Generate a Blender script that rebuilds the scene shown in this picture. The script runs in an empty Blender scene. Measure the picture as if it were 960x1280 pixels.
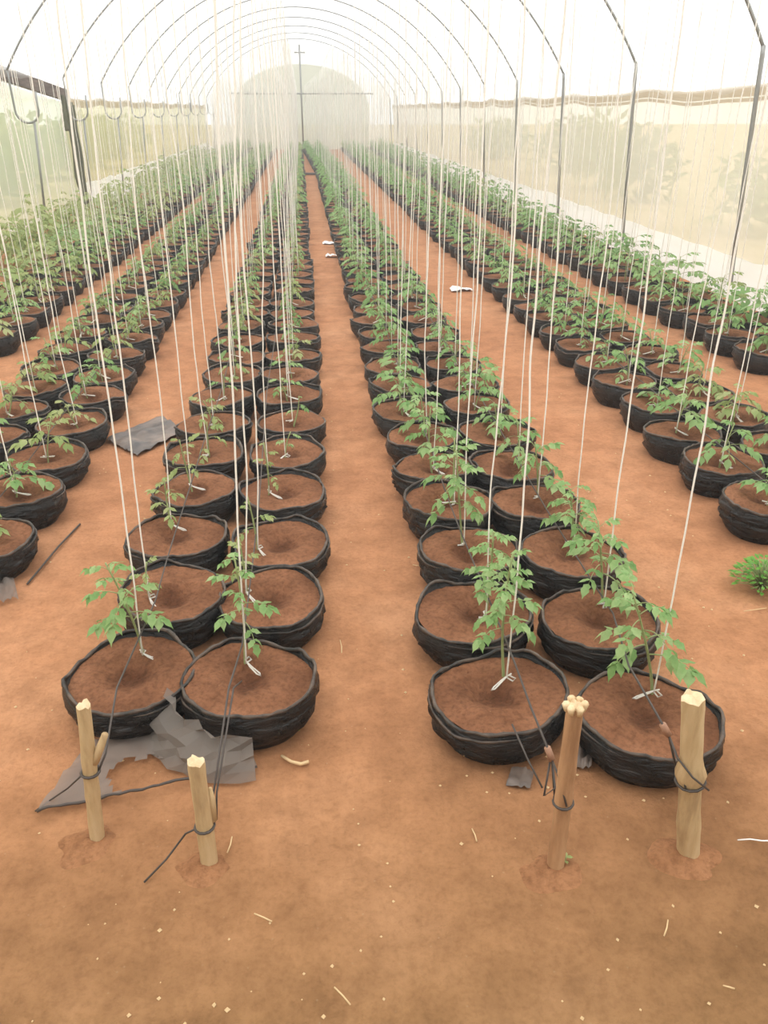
import bpy, bmesh, math, random
import numpy as np
from mathutils import Vector, Matrix, noise, Euler
rnd = random.Random(7)
PI = math.pi
SC = bpy.context.scene
COL = SC.collection

# ------------------------------------------------------------------ camera
CAM_H = 1.5
TH = math.atan(.502)                       # pitch below the horizon
PS = math.atan(.105 * math.cos(TH))        # yaw to the right of the tunnel axis
_F = Vector((math.sin(PS), math.cos(PS), 0)); _R = Vector((math.cos(PS), -math.sin(PS), 0)); _Z = Vector((0, 0, 1))
_c = _F * math.cos(TH) - _Z * math.sin(TH); _u = _F * math.sin(TH) + _Z * math.cos(TH)
cd = bpy.data.cameras.new('camera'); cam = bpy.data.objects.new('camera', cd); COL.objects.link(cam)
cam.matrix_world = Matrix(((_R.x, _u.x, -_c.x, 0), (_R.y, _u.y, -_c.y, 0), (_R.z, _u.z, -_c.z, CAM_H), (0, 0, 0, 1)))
cd.sensor_fit = 'VERTICAL'; cd.sensor_height = 36; cd.lens = 1000. / 1280 * 36
cd.clip_start = .05; cd.clip_end = 300
SC.camera = cam

# ------------------------------------------------------------------ sky, sun, exposure
w = bpy.data.worlds.new('overcast_sky'); SC.world = w; w.use_nodes = True
wn = w.node_tree.nodes; wl = w.node_tree.links
bg = wn['Background']
tc = wn.new('ShaderNodeTexCoord'); sp = wn.new('ShaderNodeSeparateXYZ'); cr = wn.new('ShaderNodeValToRGB')
wl.new(tc.outputs['Generated'], sp.inputs[0]); wl.new(sp.outputs['Z'], cr.inputs[0]); wl.new(cr.outputs[0], bg.inputs[0])
cr.color_ramp.elements[0].position = 0.0; cr.color_ramp.elements[0].color = (.80, .82, .80, 1)
cr.color_ramp.elements[1].position = .8; cr.color_ramp.elements[1].color = (1, 1, 1, 1)
bg.inputs[1].default_value = 1.9
sd = bpy.data.lights.new('sun_behind_cloud', 'SUN'); sd.energy = .9; sd.angle = math.radians(35); sd.color = (1, .97, .92)
so = bpy.data.objects.new('sun_behind_cloud', sd); COL.objects.link(so); so.rotation_euler = (math.radians(14), math.radians(-10), 0)
vs = SC.view_settings
vs.view_transform = 'Standard'; vs.look = 'None'; vs.gamma = 1; vs.use_curve_mapping = False; vs.exposure = .30
SC.cycles.max_bounces = 10; SC.cycles.transparent_max_bounces = 24; SC.cycles.transmission_bounces = 6
SC.cycles.diffuse_bounces = 4; SC.cycles.use_denoising = True

# ------------------------------------------------------------------ pixel helpers (placing measured points on planes of the site)
def ray(x, y): return _c + _R * ((x - 480) / 1000.) + _u * ((640 - y) / 1000.)
def onz(x, y, z=0.):
    r = ray(x, y); t = (z - CAM_H) / r.z; return Vector((0, 0, CAM_H)) + r * t
def ony(x, y, Y):
    r = ray(x, y); return Vector((0, 0, CAM_H)) + r * (Y / r.y)
def proj(p):
    d = Vector(p) - Vector((0, 0, CAM_H)); k = d.dot(_c)
    if k < .05: return (-9999, -9999, k)
    return 480 + 1000 * d.dot(_R) / k, 640 - 1000 * d.dot(_u) / k, k

# ------------------------------------------------------------------ materials
def M(name, col, rough=.6, spec=.3):
    m = bpy.data.materials.new(name); m.use_nodes = True
    b = m.node_tree.nodes['Principled BSDF']
    b.inputs['Base Color'].default_value = (*col, 1); b.inputs['Roughness'].default_value = rough
    b.inputs['Specular IOR Level'].default_value = spec
    return m
def nt(m): return m.node_tree.nodes, m.node_tree.links, m.node_tree.nodes['Principled BSDF']
def noise_tex(N, L, scale, detail=4, rough=.55, coord='Object', stretch=None):
    t = N.new('ShaderNodeTexCoord'); n = N.new('ShaderNodeTexNoise')
    n.inputs['Scale'].default_value = scale; n.inputs['Detail'].default_value = detail; n.inputs['Roughness'].default_value = rough
    if stretch:
        mp = N.new('ShaderNodeMapping'); mp.inputs['Scale'].default_value = stretch
        L.new(t.outputs[coord], mp.inputs[0]); L.new(mp.outputs[0], n.inputs['Vector'])
    else: L.new(t.outputs[coord], n.inputs['Vector'])
    return n
def ramp(N, L, src, stops):
    r = N.new('ShaderNodeValToRGB'); L.new(src, r.inputs[0])
    e = r.color_ramp.elements
    while len(e) < len(stops): e.new(.5)
    for k, (p, c) in enumerate(stops):
        e[k].position = p; e[k].color = (*c, 1) if len(c) == 3 else c
    return r
def mixc(N, L, fac, a, b, mode='MIX'):
    x = N.new('ShaderNodeMix'); x.data_type = 'RGBA'; x.blend_type = mode
    for s, v in ((x.inputs['Factor'], fac), (x.inputs['A'], a), (x.inputs['B'], b)):
        if hasattr(v, 'is_output'): L.new(v, s)
        elif isinstance(v, tuple): s.default_value = (*v, 1)
        else: s.default_value = v
    return x.outputs['Result']
def bump(N, L, b, src, strength=.3, dist=.01):
    k = N.new('ShaderNodeBump'); k.inputs['Strength'].default_value = strength; k.inputs['Distance'].default_value = dist
    L.new(src, k.inputs['Height']); L.new(k.outputs[0], b.inputs['Normal'])

def earth(name, stops_big, fine_dark, specks=True, bstr=.5, entrance_shade=None):
    m = M(name, (.4, .2, .1), .95, .12); N, L, b = nt(m)
    big = noise_tex(N, L, 1.3, 5, .6); r = ramp(N, L, big.outputs['Fac'], stops_big)
    mid = noise_tex(N, L, 9, 6, .65); rm = ramp(N, L, mid.outputs['Fac'], [(.35, (.80, .78, .76)), (.62, (1.06, 1.06, 1.06))])
    c = mixc(N, L, 1.0, r.outputs[0], rm.outputs[0], 'MULTIPLY')
    fine = noise_tex(N, L, 70, 5, .7); rf = ramp(N, L, fine.outputs['Fac'], [(.36, fine_dark), (.56, (1.04, 1.04, 1.04))])
    c = mixc(N, L, .8, c, rf.outputs[0], 'MULTIPLY')
    if specks:
        t = N.new('ShaderNodeTexCoord'); v = N.new('ShaderNodeTexVoronoi'); v.inputs['Scale'].default_value = 26; v.inputs['Randomness'].default_value = 1
        L.new(t.outputs['Object'], v.inputs['Vector'])
        rs = ramp(N, L, v.outputs['Distance'], [(.0, (.5, .5, .5)), (.07, (0, 0, 0))])
        c = mixc(N, L, rs.outputs[0], c, (.52, .36, .23))
    if entrance_shade:  # dimmer light of the camera end painted in, plus a yellower soil tone
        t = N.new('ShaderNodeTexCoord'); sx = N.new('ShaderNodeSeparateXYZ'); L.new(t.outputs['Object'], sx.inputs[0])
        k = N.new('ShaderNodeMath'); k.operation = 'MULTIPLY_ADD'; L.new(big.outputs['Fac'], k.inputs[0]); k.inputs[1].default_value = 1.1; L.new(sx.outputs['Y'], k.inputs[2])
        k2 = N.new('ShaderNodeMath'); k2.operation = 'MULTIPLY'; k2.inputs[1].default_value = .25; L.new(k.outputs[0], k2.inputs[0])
        c = mixc(N, L, 1.0, c, ramp(N, L, k2.outputs[0], entrance_shade).outputs[0], 'MULTIPLY')
    L.new(c, b.inputs['Base Color'])
    a = N.new('ShaderNodeMath'); a.operation = 'MULTIPLY_ADD'; L.new(mid.outputs['Fac'], a.inputs[0]); a.inputs[1].default_value = 2.2; L.new(fine.outputs['Fac'], a.inputs[2])
    bump(N, L, b, a.outputs[0], bstr, .012)
    return m
M_earth = earth('red_earth', [(.30, (.36, .165, .078)), (.5, (.43, .205, .098)), (.70, (.475, .245, .125))], (.84, .82, .80), entrance_shade=[(.34, (.60, .68, .63)), (.56, (1.0, 1.0, 1.03)), (.95, (1.06, 1.04, 1.10))])
M_soil = earth('potting_soil', [(.32, (.195, .084, .043)), (.52, (.285, .127, .066)), (.7, (.36, .172, .093))], (.62, .6, .58), True, .8)
def moist(m):
    N, L, b = nt(m); src = b.inputs['Base Color'].links[0].from_socket
    t = N.new('ShaderNodeTexCoord'); n = noise_tex(N, L, 16, 4, .6); v = N.new('ShaderNodeVectorMath'); v.operation = 'LENGTH'
    mp = N.new('ShaderNodeMapping'); mp.inputs['Scale'].default_value = (1, 1, 0); L.new(t.outputs['Object'], mp.inputs[0]); L.new(mp.outputs[0], v.inputs[0])
    a = N.new('ShaderNodeMath'); a.operation = 'MULTIPLY_ADD'; L.new(n.outputs['Fac'], a.inputs[0]); a.inputs[1].default_value = .10; L.new(v.outputs['Value'], a.inputs[2])
    r = ramp(N, L, a.outputs[0], [(.075, (.52, .48, .46)), (.125, (1, 1, 1))])
    L.new(mixc(N, L, 1.0, src, r.outputs[0], 'MULTIPLY'), b.inputs['Base Color'])
moist(M_soil)
M_damp = earth('damp_soil', [(.32, (.09, .038, .022)), (.52, (.13, .056, .032)), (.7, (.19, .085, .046))], (.6, .6, .6), False, .9)
M_far_ground = earth('dry_grass_ground', [(.3, (.38, .34, .14)), (.5, (.55, .45, .26)), (.7, (.62, .5, .34))], (.8, .8, .8), False)

def polythene():
    m = M('black_polythene', (.008, .0075, .008), .42, .36); N, L, b = nt(m)
    d = noise_tex(N, L, 14, 6, .65); r = ramp(N, L, d.outputs['Fac'], [(.50, (0, 0, 0)), (.80, (.38, .38, .38))])
    c = mixc(N, L, r.outputs[0], (.008, .0075, .008), (.085, .052, .036)); L.new(c, b.inputs['Base Color'])
    rr = ramp(N, L, d.outputs['Fac'], [(.4, (.22,) * 3), (.72, (.55,) * 3)]); L.new(rr.outputs[0], b.inputs['Roughness'])
    wv = noise_tex(N, L, 18, 4, .6, stretch=(1, 1, 4.5)); bump(N, L, b, wv.outputs['Fac'], .8, .014)
    return m
M_poly = polythene()
def rim_mat():
    m = M('dusty_black_polythene', (.03, .026, .024), .5, .4); N, L, b = nt(m)
    d = noise_tex(N, L, 22, 4, .6); r = ramp(N, L, d.outputs['Fac'], [(.36, (.014, .013, .012)), (.74, (.14, .098, .073))]); L.new(r.outputs[0], b.inputs['Base Color'])
    bump(N, L, b, noise_tex(N, L, 60, 3).outputs['Fac'], .4, .004)
    return m
M_rim = rim_mat()

def film(name, tint, t_fac, tl=.85, noise_tint=None):
    """thin sheet: part clear, part milky"""
    m = bpy.data.materials.new(name); m.use_nodes = True; N = m.node_tree.nodes; L = m.node_tree.links
    N.remove(N['Principled BSDF']); out = N['Material Output']
    tr = N.new('ShaderNodeBsdfTransparent'); tl_ = N.new('ShaderNodeBsdfTranslucent'); df = N.new('ShaderNodeBsdfDiffuse')
    a = N.new('ShaderNodeMixShader'); c = N.new('ShaderNodeMixShader')
    a.inputs[0].default_value = tl; L.new(df.outputs[0], a.inputs[1]); L.new(tl_.outputs[0], a.inputs[2])
    c.inputs[0].default_value = t_fac; L.new(a.outputs[0], c.inputs[1]); L.new(tr.outputs[0], c.inputs[2]); L.new(c.outputs[0], out.inputs[0])
    for n in (tl_, df): n.inputs[0].default_value = (*tint, 1)
    tr.inputs[0].default_value = (*[min(1, .4 + .6 * k) for k in tint], 1)
    if noise_tint:
        n = noise_tex(N, L, noise_tint[1], 4, .6, stretch=noise_tint[2]); r = ramp(N, L, n.outputs['Fac'], [(.35, tint), (.68, noise_tint[0])])
        for q in (tl_, df): L.new(r.outputs[0], q.inputs[0])
    return m
M_roof = film('milky_roof_film', (.95, .95, .93), .5)
M_net = film('beige_insect_net', (.74, .69, .56), .27, .6, ((.82, .76, .66), .8, (1, 1, .35)))
M_netL = film('yellowed_insect_net', (.68, .63, .36), .32, .6, ((.76, .69, .48), .8, (1, 1, .35)))
M_panel = film('pale_green_film', (.70, .72, .52), .36, .6, ((.76, .78, .64), .7, (1, 1, .5)))
M_hem = film('brown_net_hem', (.60, .51, .40), .25, .55)
M_skirt = film('white_skirting_film', (.97, .98, .96), .05, .4)
M_endnet = film('grey_green_net', (.66, .67, .56), .30, .6)
M_front = film('dim_front_film', (.55, .53, .50), .22, .5)  # film of the unseen wall behind the camera, tinted dull to dim the foreground
M_grey = film('grey_clear_film', (.40, .355, .32), .50, .3)

M_steel = M('galvanised_steel', (.30, .30, .29), .45, .5); M_steel.node_tree.nodes['Principled BSDF'].inputs['Metallic'].default_value = .5
M_twine = M('white_twine', (.93, .91, .87), .8, .2)
N, L, b = nt(M_twine); t_ = N.new('ShaderNodeBsdfTranslucent'); t_.inputs[0].default_value = (.95, .93, .88, 1); mx_ = N.new('ShaderNodeMixShader'); mx_.inputs[0].default_value = .5
L.new(b.outputs[0], mx_.inputs[1]); L.new(t_.outputs[0], mx_.inputs[2]); L.new(mx_.outputs[0], N['Material Output'].inputs[0])
M_line = M('dark_drip_line', (.075, .062, .055), .5, .3)
M_ferrule = M('clay_coloured_ferrule', (.36, .20, .13), .6, .3)
M_flap = M('dusty_grey_plastic', (.10, .088, .082), .45, .45)
N, L, b = nt(M_flap); d = noise_tex(N, L, 5, 5, .6); L.new(ramp(N, L, d.outputs['Fac'], [(.38, (.05, .047, .047)), (.66, (.20, .145, .115))]).outputs[0], b.inputs['Base Color'])
M_beam = M('weathered_brown_timber', (.14, .10, .085), .8, .2)
N, L, b = nt(M_beam); d = noise_tex(N, L, 6, 5, .6, stretch=(4, .4, 4)); L.new(ramp(N, L, d.outputs['Fac'], [(.35, (.10, .072, .062)), (.7, (.24, .185, .155))]).outputs[0], b.inputs['Base Color'])
M_roll = film('rolled_dark_net', (.22, .22, .15), .12, .4)
def wood(name, a, b_, c):
    m = M(name, a, .7, .25); N, L, b = nt(m)
    d = noise_tex(N, L, 7, 6, .65, stretch=(3, 3, .5)); L.new(ramp(N, L, d.outputs['Fac'], [(.34, b_), (.5, a), (.68, c)]).outputs[0], b.inputs['Base Color'])
    bump(N, L, b, noise_tex(N, L, 30, 4, .6, stretch=(3, 3, .3)).outputs['Fac'], .5, .006); return m
M_wood_a = wood('pale_cut_wood', (.52, .37, .20), (.36, .24, .125), (.62, .47, .28))
M_wood_b = wood('reddish_cut_wood', (.44, .25, .13), (.30, .16, .08), (.54, .34, .19))
M_cut = wood('fresh_end_grain', (.72, .55, .34), (.58, .40, .22), (.80, .64, .44))
M_straw = M('dry_straw', (.66, .48, .27), .8, .2)
M_white = M('white_scrap', (.85, .83, .80), .7, .2)

def leafmat(name, a, b_, c):
    m = M(name, a, .5, .35); N, L, b = nt(m)
    oi = N.new('ShaderNodeObjectInfo'); n = noise_tex(N, L, 2.2, 3, .5, coord='Object')
    s = N.new('ShaderNodeMath'); s.operation = 'MULTIPLY_ADD'; L.new(oi.outputs['Random'], s.inputs[0]); s.inputs[1].default_value = .55
    h = N.new('ShaderNodeMath'); h.operation = 'MULTIPLY_ADD'; L.new(n.outputs['Fac'], h.inputs[0]); h.inputs[1].default_value = .9; h.inputs[2].default_value = -.22
    L.new(h.outputs[0], s.inputs[2])
    r = ramp(N, L, s.outputs[0], [(.1, b_), (.5, a), (.95, c)]); L.new(r.outputs[0], b.inputs['Base Color'])
    t = N.new('ShaderNodeBsdfTranslucent'); L.new(r.outputs[0], t.inputs[0]); mx = N.new('ShaderNodeMixShader'); mx.inputs[0].default_value = .38
    L.new(b.outputs[0], mx.inputs[1]); L.new(t.outputs[0], mx.inputs[2]); L.new(mx.outputs[0], N['Material Output'].inputs[0])
    return m
M_leaf = leafmat('seedling_leaf', (.26, .43, .155), (.15, .31, .085), (.42, .55, .26))
M_leafy = leafmat('yellowing_leaf', (.33, .42, .15), (.24, .34, .11), (.48, .50, .25))
M_weed = leafmat('weed_leaf', (.13, .36, .05), (.08, .25, .03), (.24, .48, .09))
M_stem = M('green_stem', (.30, .36, .16), .6, .3)
M_bush = leafmat('outside_foliage', (.20, .30, .07), (.12, .2, .05), (.36, .40, .13))

# ------------------------------------------------------------------ mesh builder
class MB:
    def __init__(s): s.v = []; s.f = []; s.m = []
    def add(s, vs, fs, mi=0):
        o = len(s.v); s.v += [tuple(p) for p in vs]; s.f += [tuple(i + o for i in f) for f in fs]; s.m += [mi] * len(fs)
    def tube(s, pts, r, n=8, mi=0, cap=True, closed=False):
        pts = [Vector(p) for p in pts]; K = len(pts); rs = r if isinstance(r, (list, tuple)) else [r] * K
        vs = []; prev = None
        for i, p in enumerate(pts):
            t = (pts[(i + 1) % K] - pts[i - 1]) if closed else (pts[min(i + 1, K - 1)] - pts[max(i - 1, 0)])
            t = t.normalized() if t.length > 1e-9 else Vector((0, 0, 1))
            a = (prev - t * prev.dot(t)) if prev is not None else t.orthogonal()
            if a.length < 1e-6: a = t.orthogonal()
            a.normalize(); prev = a; bb = t.cross(a)
            vs += [p + (a * math.cos(2 * PI * j / n) + bb * math.sin(2 * PI * j / n)) * rs[i] for j in range(n)]
        fs = []
        for i in range(K if closed else K - 1):
            i2 = (i + 1) % K
            fs += [(i * n + j, i * n + (j + 1) % n, i2 * n + (j + 1) % n, i2 * n + j) for j in range(n)]
        if cap and not closed: fs += [tuple(range(n))[::-1], tuple(range((K - 1) * n, K * n))]
        s.add(vs, fs, mi)
    def box(s, c, d, mi=0):
        c = Vector(c); x, y, z = [k / 2 for k in d]
        s.add([c + Vector((a * x, b * y, e * z)) for a in (-1, 1) for b in (-1, 1) for e in (-1, 1)],
              [(0, 1, 3, 2), (4, 6, 7, 5), (0, 4, 5, 1), (2, 3, 7, 6), (0, 2, 6, 4), (1, 5, 7, 3)], mi)
    def grid(s, fn, nu, nv, mi=0):
        vs = [fn(i / nu, j / nv) for j in range(nv + 1) for i in range(nu + 1)]
        s.add(vs, [(j * (nu + 1) + i, j * (nu + 1) + i + 1, (j + 1) * (nu + 1) + i + 1, (j + 1) * (nu + 1) + i) for j in range(nv) for i in range(nu)], mi)
    def mesh(s, name, mats, smooth=True):
        me = bpy.data.meshes.new(name); me.from_pydata(s.v, [], s.f)
        for m in (mats if isinstance(mats, (list, tuple)) else [mats]): me.materials.append(m)
        me.polygons.foreach_set('material_index', s.m)
        if smooth: me.polygons.foreach_set('use_smooth', [True] * len(s.f))
        me.update(); return me
    def build(s, name, mats, parent=None, smooth=True): return link(name, s.mesh(name, mats, smooth), parent)
def link(name, me, parent=None):
    o = bpy.data.objects.new(name, me); COL.objects.link(o)
    if parent is not None: o.parent = parent
    return o
def tag(o, label=None, cat=None, group=None, kind=None):
    for k, v in (('label', label), ('category', cat), ('group', group), ('kind', kind)):
        if v: o[k] = v
    return o
def empty(name, loc, rz=0.):
    o = bpy.data.objects.new(name, None); COL.objects.link(o); o.location = loc; o.rotation_euler = (0, 0, rz); o.empty_display_size = .05; return o
def nz(x, y=0., z=0.): return noise.noise(Vector((x, y, z)))
ORD = 'first second third fourth fifth sixth seventh eighth ninth tenth eleventh twelfth thirteenth fourteenth fifteenth sixteenth seventeenth eighteenth nineteenth'.split()
TENS = {20: ('twenty', 'twentieth'), 30: ('thirty', 'thirtieth'), 40: ('forty', 'fortieth'), 50: ('fifty', 'fiftieth')}
def ordinal(k):
    if k <= 19: return ORD[k - 1]
    t, u = k // 10 * 10, k % 10
    return TENS[t][1] if u == 0 else TENS[t][0] + '-' + ORD[u - 1]

# ------------------------------------------------------------------ setting
Y0, Y1 = -1.6, 38.0
def gz(x, y):
    a = .010 * nz(x * 1.7, y * 1.7, 3) + .006 * nz(x * 6, y * 6, 8) + .003 * nz(x * 19, y * 19, 5)
    return min(.002, a - .004)
g = MB()
xs = np.concatenate([np.linspace(-4.3, -1.4, 40), np.linspace(-1.36, 1.9, 110), np.linspace(1.95, 4.3, 34)])
ys = np.concatenate([np.linspace(Y0 - .5, .4, 12), np.linspace(.45, 4.5, 135), np.linspace(4.6, 12, 70), np.linspace(12.5, Y1 + .5, 40)])
g.v = [(x, y, gz(x, y)) for y in ys for x in xs]
nx = len(xs)
g.f = [(j * nx + i, j * nx + i + 1, (j + 1) * nx + i + 1, (j + 1) * nx + i) for j in range(len(ys) - 1) for i in range(nx - 1)]; g.m = [0] * len(g.f)
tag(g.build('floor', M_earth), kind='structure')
m = MB(); m.grid(lambda u, v: (-60 + 120 * u, -40 + 150 * v, -.06), 12, 12)
tag(m.build('ground_outside', M_far_ground), kind='structure')

ZC, RA = -.34, 4.40
def arch(x): return ZC + math.sqrt(RA * RA - x * x)
HOOP_Y = [7.15 + 2.75 * k for k in range(-3, 12)]
def roofp(t, y):                                 # t -1..1 over the arc, a little slack between hoops
    a = t * math.asin(3.75 / RA)
    ph = ((y - 7.15) / 2.75) % 1.0
    r = RA + .025 - .02 * math.sin(PI * ph)
    return (r * math.sin(a), y, ZC + r * math.cos(a))
m = MB(); m.grid(lambda u, v: roofp(2 * u - 1, Y0 + (Y1 - Y0) * v), 40, 60)
def eave(sgn): return lambda u, v: (sgn * (3.775 + .16 * u + .02 * nz(v * 60, u * 2, sgn)), Y0 + (Y1 - Y0) * v, 1.985 - .36 * u + .02 * nz(v * 50, 3, sgn))
m.grid(eave(1), 4, 90); m.grid(eave(-1), 4, 90)
tag(m.build('ceiling', M_roof), kind='structure')
def top_of_net(y): return 1.71 - .05 * math.sin(PI * (((y - 7.15) / 2.75) % 1.0)) + .015 * nz(y * 1.3, 9)
def skirt_top(y, s): return .285 + .05 * nz(y * .7, s * 5) + .03 * nz(y * 2.2, s * 9)
def wallx(s, z, y): return s * (3.93 + .10 * (1 - z / 1.7) + .012 * nz(y * 1.9, z * 1.2, s * 3) + .008 * nz(y * 6, z * .8, s))
def wallgrid(m, s, y0, y1, z0f, z1f, ny, nzz, off=0., mi=0):
    def fn(u, v):
        y = y0 + (y1 - y0) * u; z = z0f(y) + (z1f(y) - z0f(y)) * v
        return (wallx(s, z, y) - s * off, y, z)
    m.grid(fn, ny, nzz, mi)
m = MB(); wallgrid(m, 1, Y0, Y1, lambda y: -.03, top_of_net, 170, 8); tag(m.build('wall_right', M_net), kind='structure')
m = MB(); wallgrid(m, -1, 15.45, Y1, lambda y: -.03, top_of_net, 100, 8); wallgrid(m, -1, Y0, 9.6, lambda y: -.03, top_of_net, 60, 8); tag(m.build('wall_left', M_netL), kind='structure')
m = MB(); wallgrid(m, 1, Y0, Y1, lambda y: top_of_net(y) - .115, lambda y: top_of_net(y) - .085, 170, 2, .012); wallgrid(m, 1, Y0, Y1, lambda y: top_of_net(y) - .075, lambda y: top_of_net(y) + .015, 170, 2, .014)
tag(m.build('trim_1', M_hem), kind='structure')
m = MB(); wallgrid(m, -1, 15.45, Y1, lambda y: top_of_net(y) - .12, lambda y: top_of_net(y) + .015, 100, 2, .014); tag(m.build('trim_2', M_hem), kind='structure')
def skirt(name, s, y0, y1, n):
    m = MB()
    def fn(u, v):
        y = y0 + (y1 - y0) * u; z = skirt_top(y, s) * v
        return (wallx(s, z, y) - s * (.03 + (.26 if s > 0 else .5) * (1 - v) ** 1.6 + .03 * nz(y * 3.1, v * 3, s) * (1 - .5 * v)), y, z - .01 * (1 - v))
    m.grid(fn, n, 7); tag(m.build(name, M_skirt), kind='structure')
skirt('baseboard_right', 1, Y0, Y1, 220); skirt('baseboard_left', -1, 15.5, Y1, 140)
# far end: white film with a net arch in it
m = MB(); n = 40
for k in range(n):
    x0, x1 = -3.76 + 7.52 * k / n, -3.76 + 7.52 * (k + 1) / n
    m.add([(x0, Y1, 0), (x1, Y1, 0), (x1, Y1, arch(x1) + .02), (x0, Y1, arch(x0) + .02)], [(0, 1, 2, 3)])
tag(m.build('wall_back', M_roof), kind='structure')
m = MB()
def an(x): return 1.55 + 1.66 * math.sqrt(max(0, 1 - (x / 2.85) ** 2))
for k in range(n):
    x0, x1 = -2.84 + 5.68 * k / n, -2.84 + 5.68 * (k + 1) / n
    m.add([(x0 + .08, Y1 - .06, .0), (x1 + .08, Y1 - .06, .0), (x1 + .08, Y1 - .06, an(x1)), (x0 + .08, Y1 - .06, an(x0))], [(0, 1, 2, 3)])
tag(m.build('window_1', M_endnet), kind='structure')
m = MB()
for k in range(n):
    x0, x1 = -3.76 + 7.52 * k / n, -3.76 + 7.52 * (k + 1) / n
    m.add([(x0, Y0, 0), (x1, Y0, 0), (x1, Y0, arch(x1) + .02), (x0, Y0, arch(x0) + .02)], [(0, 1, 2, 3)])
tag(m.build('wall_front', M_front), kind='structure')
t = empty('end_frame', (.08, Y1 - .14, 0)); tag(t, 'grey post and crossbar carrying the net arch on the far end wall', 'frame')
m = MB(); m.tube([(0, 0, -.05), (0, 0, 3.9)], .035, 8); m.build('post', M_steel, t)
m = MB(); m.tube([(-3.0, 0, 2.13), (3.05, 0, 2.13)], .028, 8); m.build('crossbar', M_steel, t)
m = MB(); m.tube([(-.22, 0, 3.62), (.22, 0, 3.62)], .025, 8); m.build('short_bar', M_steel, t)

# hoops
hoop_no = 0
for k, y in enumerate(HOOP_Y):
    if y < 6 or y > Y1 - .5: continue
    hoop_no += 1
    which = 'nearest' if hoop_no == 1 else ordinal(hoop_no)
    t = empty('steel_hoop', (0, y, 0))
    tag(t, 'grey steel roof hoop, %s hoop counted from the camera end' % which, 'hoop', 'steel hoops of the tunnel')
    a0 = math.asin(3.75 / RA); sk = -.45
    def ysk(x): return sk * (0.5 - x / 7.5) if True else 0
    m = MB(); m.tube([(RA * math.sin(a), ysk(RA * math.sin(a)), ZC + RA * math.cos(a)) for a in np.linspace(-a0, a0, 49)], .0145, 8); m.build('arch', M_steel, t)
    m = MB(); m.tube([(3.75, 0, 1.97), (3.757, 0, 1.90), (3.80, 0, 1.0), (3.86, 0, -.05)], .020, 8); m.build('leg', M_steel, t)
    hx = 1 if y > 12.3 else -1
    m = MB(); pts = [(-3.75, sk, 1.97), (-3.745, sk, 1.85), (-3.74, sk, 1.55)]
    cx = -3.74 + hx * .15
    pts += [(cx - hx * .15 * math.cos(q), sk, 1.50 - .15 * math.sin(q)) for q in np.linspace(0, PI, 11)] + [(-3.74 + hx * .30, sk, 1.72)]
    if hx < 0: pts = [p for p in pts if p[0] > -3.89]
    m.tube(pts, .0145, 8); m.build('hook', M_steel, t)
    m = MB(); X = -3.52 if hx > 0 else -3.80
    m.tube([(X, sk, 1.36), (X - .04, sk, .7), (X - .09, sk, -.05)], .016, 8); m.build('leg', M_steel, t)

# left door bay: sloping eave timber, pale film panel, rolled net at its far edge
m = MB()
yA, yB, zA, zB = 9.55, 15.35, 2.12, 1.72
m.tube([(-3.86, yA, zA), (-3.84, yB, zB)], .12, 4); o = m.build('eave_timber', M_beam, None, False)
for v in o.data.vertices: v.co.x = -3.85 + (v.co.x + 3.85) * .45
tag(o, 'weathered brown timber sloping along the eave above the pale film panel', 'timber')
t = empty('film_curtain', (-3.93, 12.5, 0)); tag(t, 'pale green translucent film panel hanging under the brown timber', 'panel')
m = MB(); m.grid(lambda u, v: (.03 * nz(u * 14, v * 2), -2.95 + 5.9 * u, .0 + (zA - .1 + (zB - zA) * u) * v), 60, 8); m.build('film', M_panel, t)
m = MB(); m.grid(lambda u, v: (.07 + .02 * nz(u * 9, v), -2.95 + 5.9 * u, .10 * v), 40, 2); m.build('bottom_hem', M_skirt, t)
t = empty('rolled_net', (-3.80, 15.25, 0)); tag(t, 'dark net gathered into vertical folds at the end of the pale panel', 'net')
for q, (dx, dy, r, top) in enumerate([(0, 0, .07, 1.62), (.03, -.16, .045, 1.7), (.0, .17, .05, 1.58), (.02, -.42, .03, 1.72)]):
    m = MB(); m.tube([(dx + .02 * nz(z * 2, q), dy + .06 * nz(z * 1.4, q, 4), z) for z in np.linspace(0 if q < 3 else 1.2, top, 14)], [r * (1 + .35 * nz(z * 3, q, 9)) for z in np.linspace(0, top, 14)], 9)
    m.build('fold', M_roll, t)

# outside bushes seen through the net
def bush_mesh(seed, n=420):
    R = random.Random(seed); m = MB()
    for _ in range(n):
        d = Vector((R.gauss(0, 1), R.gauss(0, 1), R.gauss(0, 1))).normalized() * (R.random() ** .4)
        p = Vector((d.x, d.y, .62 + d.z * .6)); s = .13
        a = Vector((R.gauss(0, 1), R.gauss(0, 1), R.gauss(0, 1))).normalized(); b = a.orthogonal().normalized()
        m.add([p, p + a * s + b * s * .4, p + a * s * 2, p + a * s - b * s * .4], [(0, 1, 2, 3)])
    return m.mesh('bush', M_bush)
BM = [bush_mesh(s) for s in (1, 2, 3)]
BUSH = [(6.6, 11.2, 1.0, 1.0), (6.3, 15.8, .8, 1.1), (6.4, 18.4, .8, 1.3), (7.5, 24, 1.2, 1.2), (7, 31, 1.2, 1.1), (-6.3, 12.4, 1.4, 1.2), (-6.0, 16.5, 1.2, 1.0), (-6.4, 19.3, 1.3, 1.3), (-6.2, 22.6, 1.2, 1.0), (-6.6, 27, 1.5, 1.2), (-7, 33, 1.6, 1.2)]
cnt = {1: 0, -1: 0}
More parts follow.
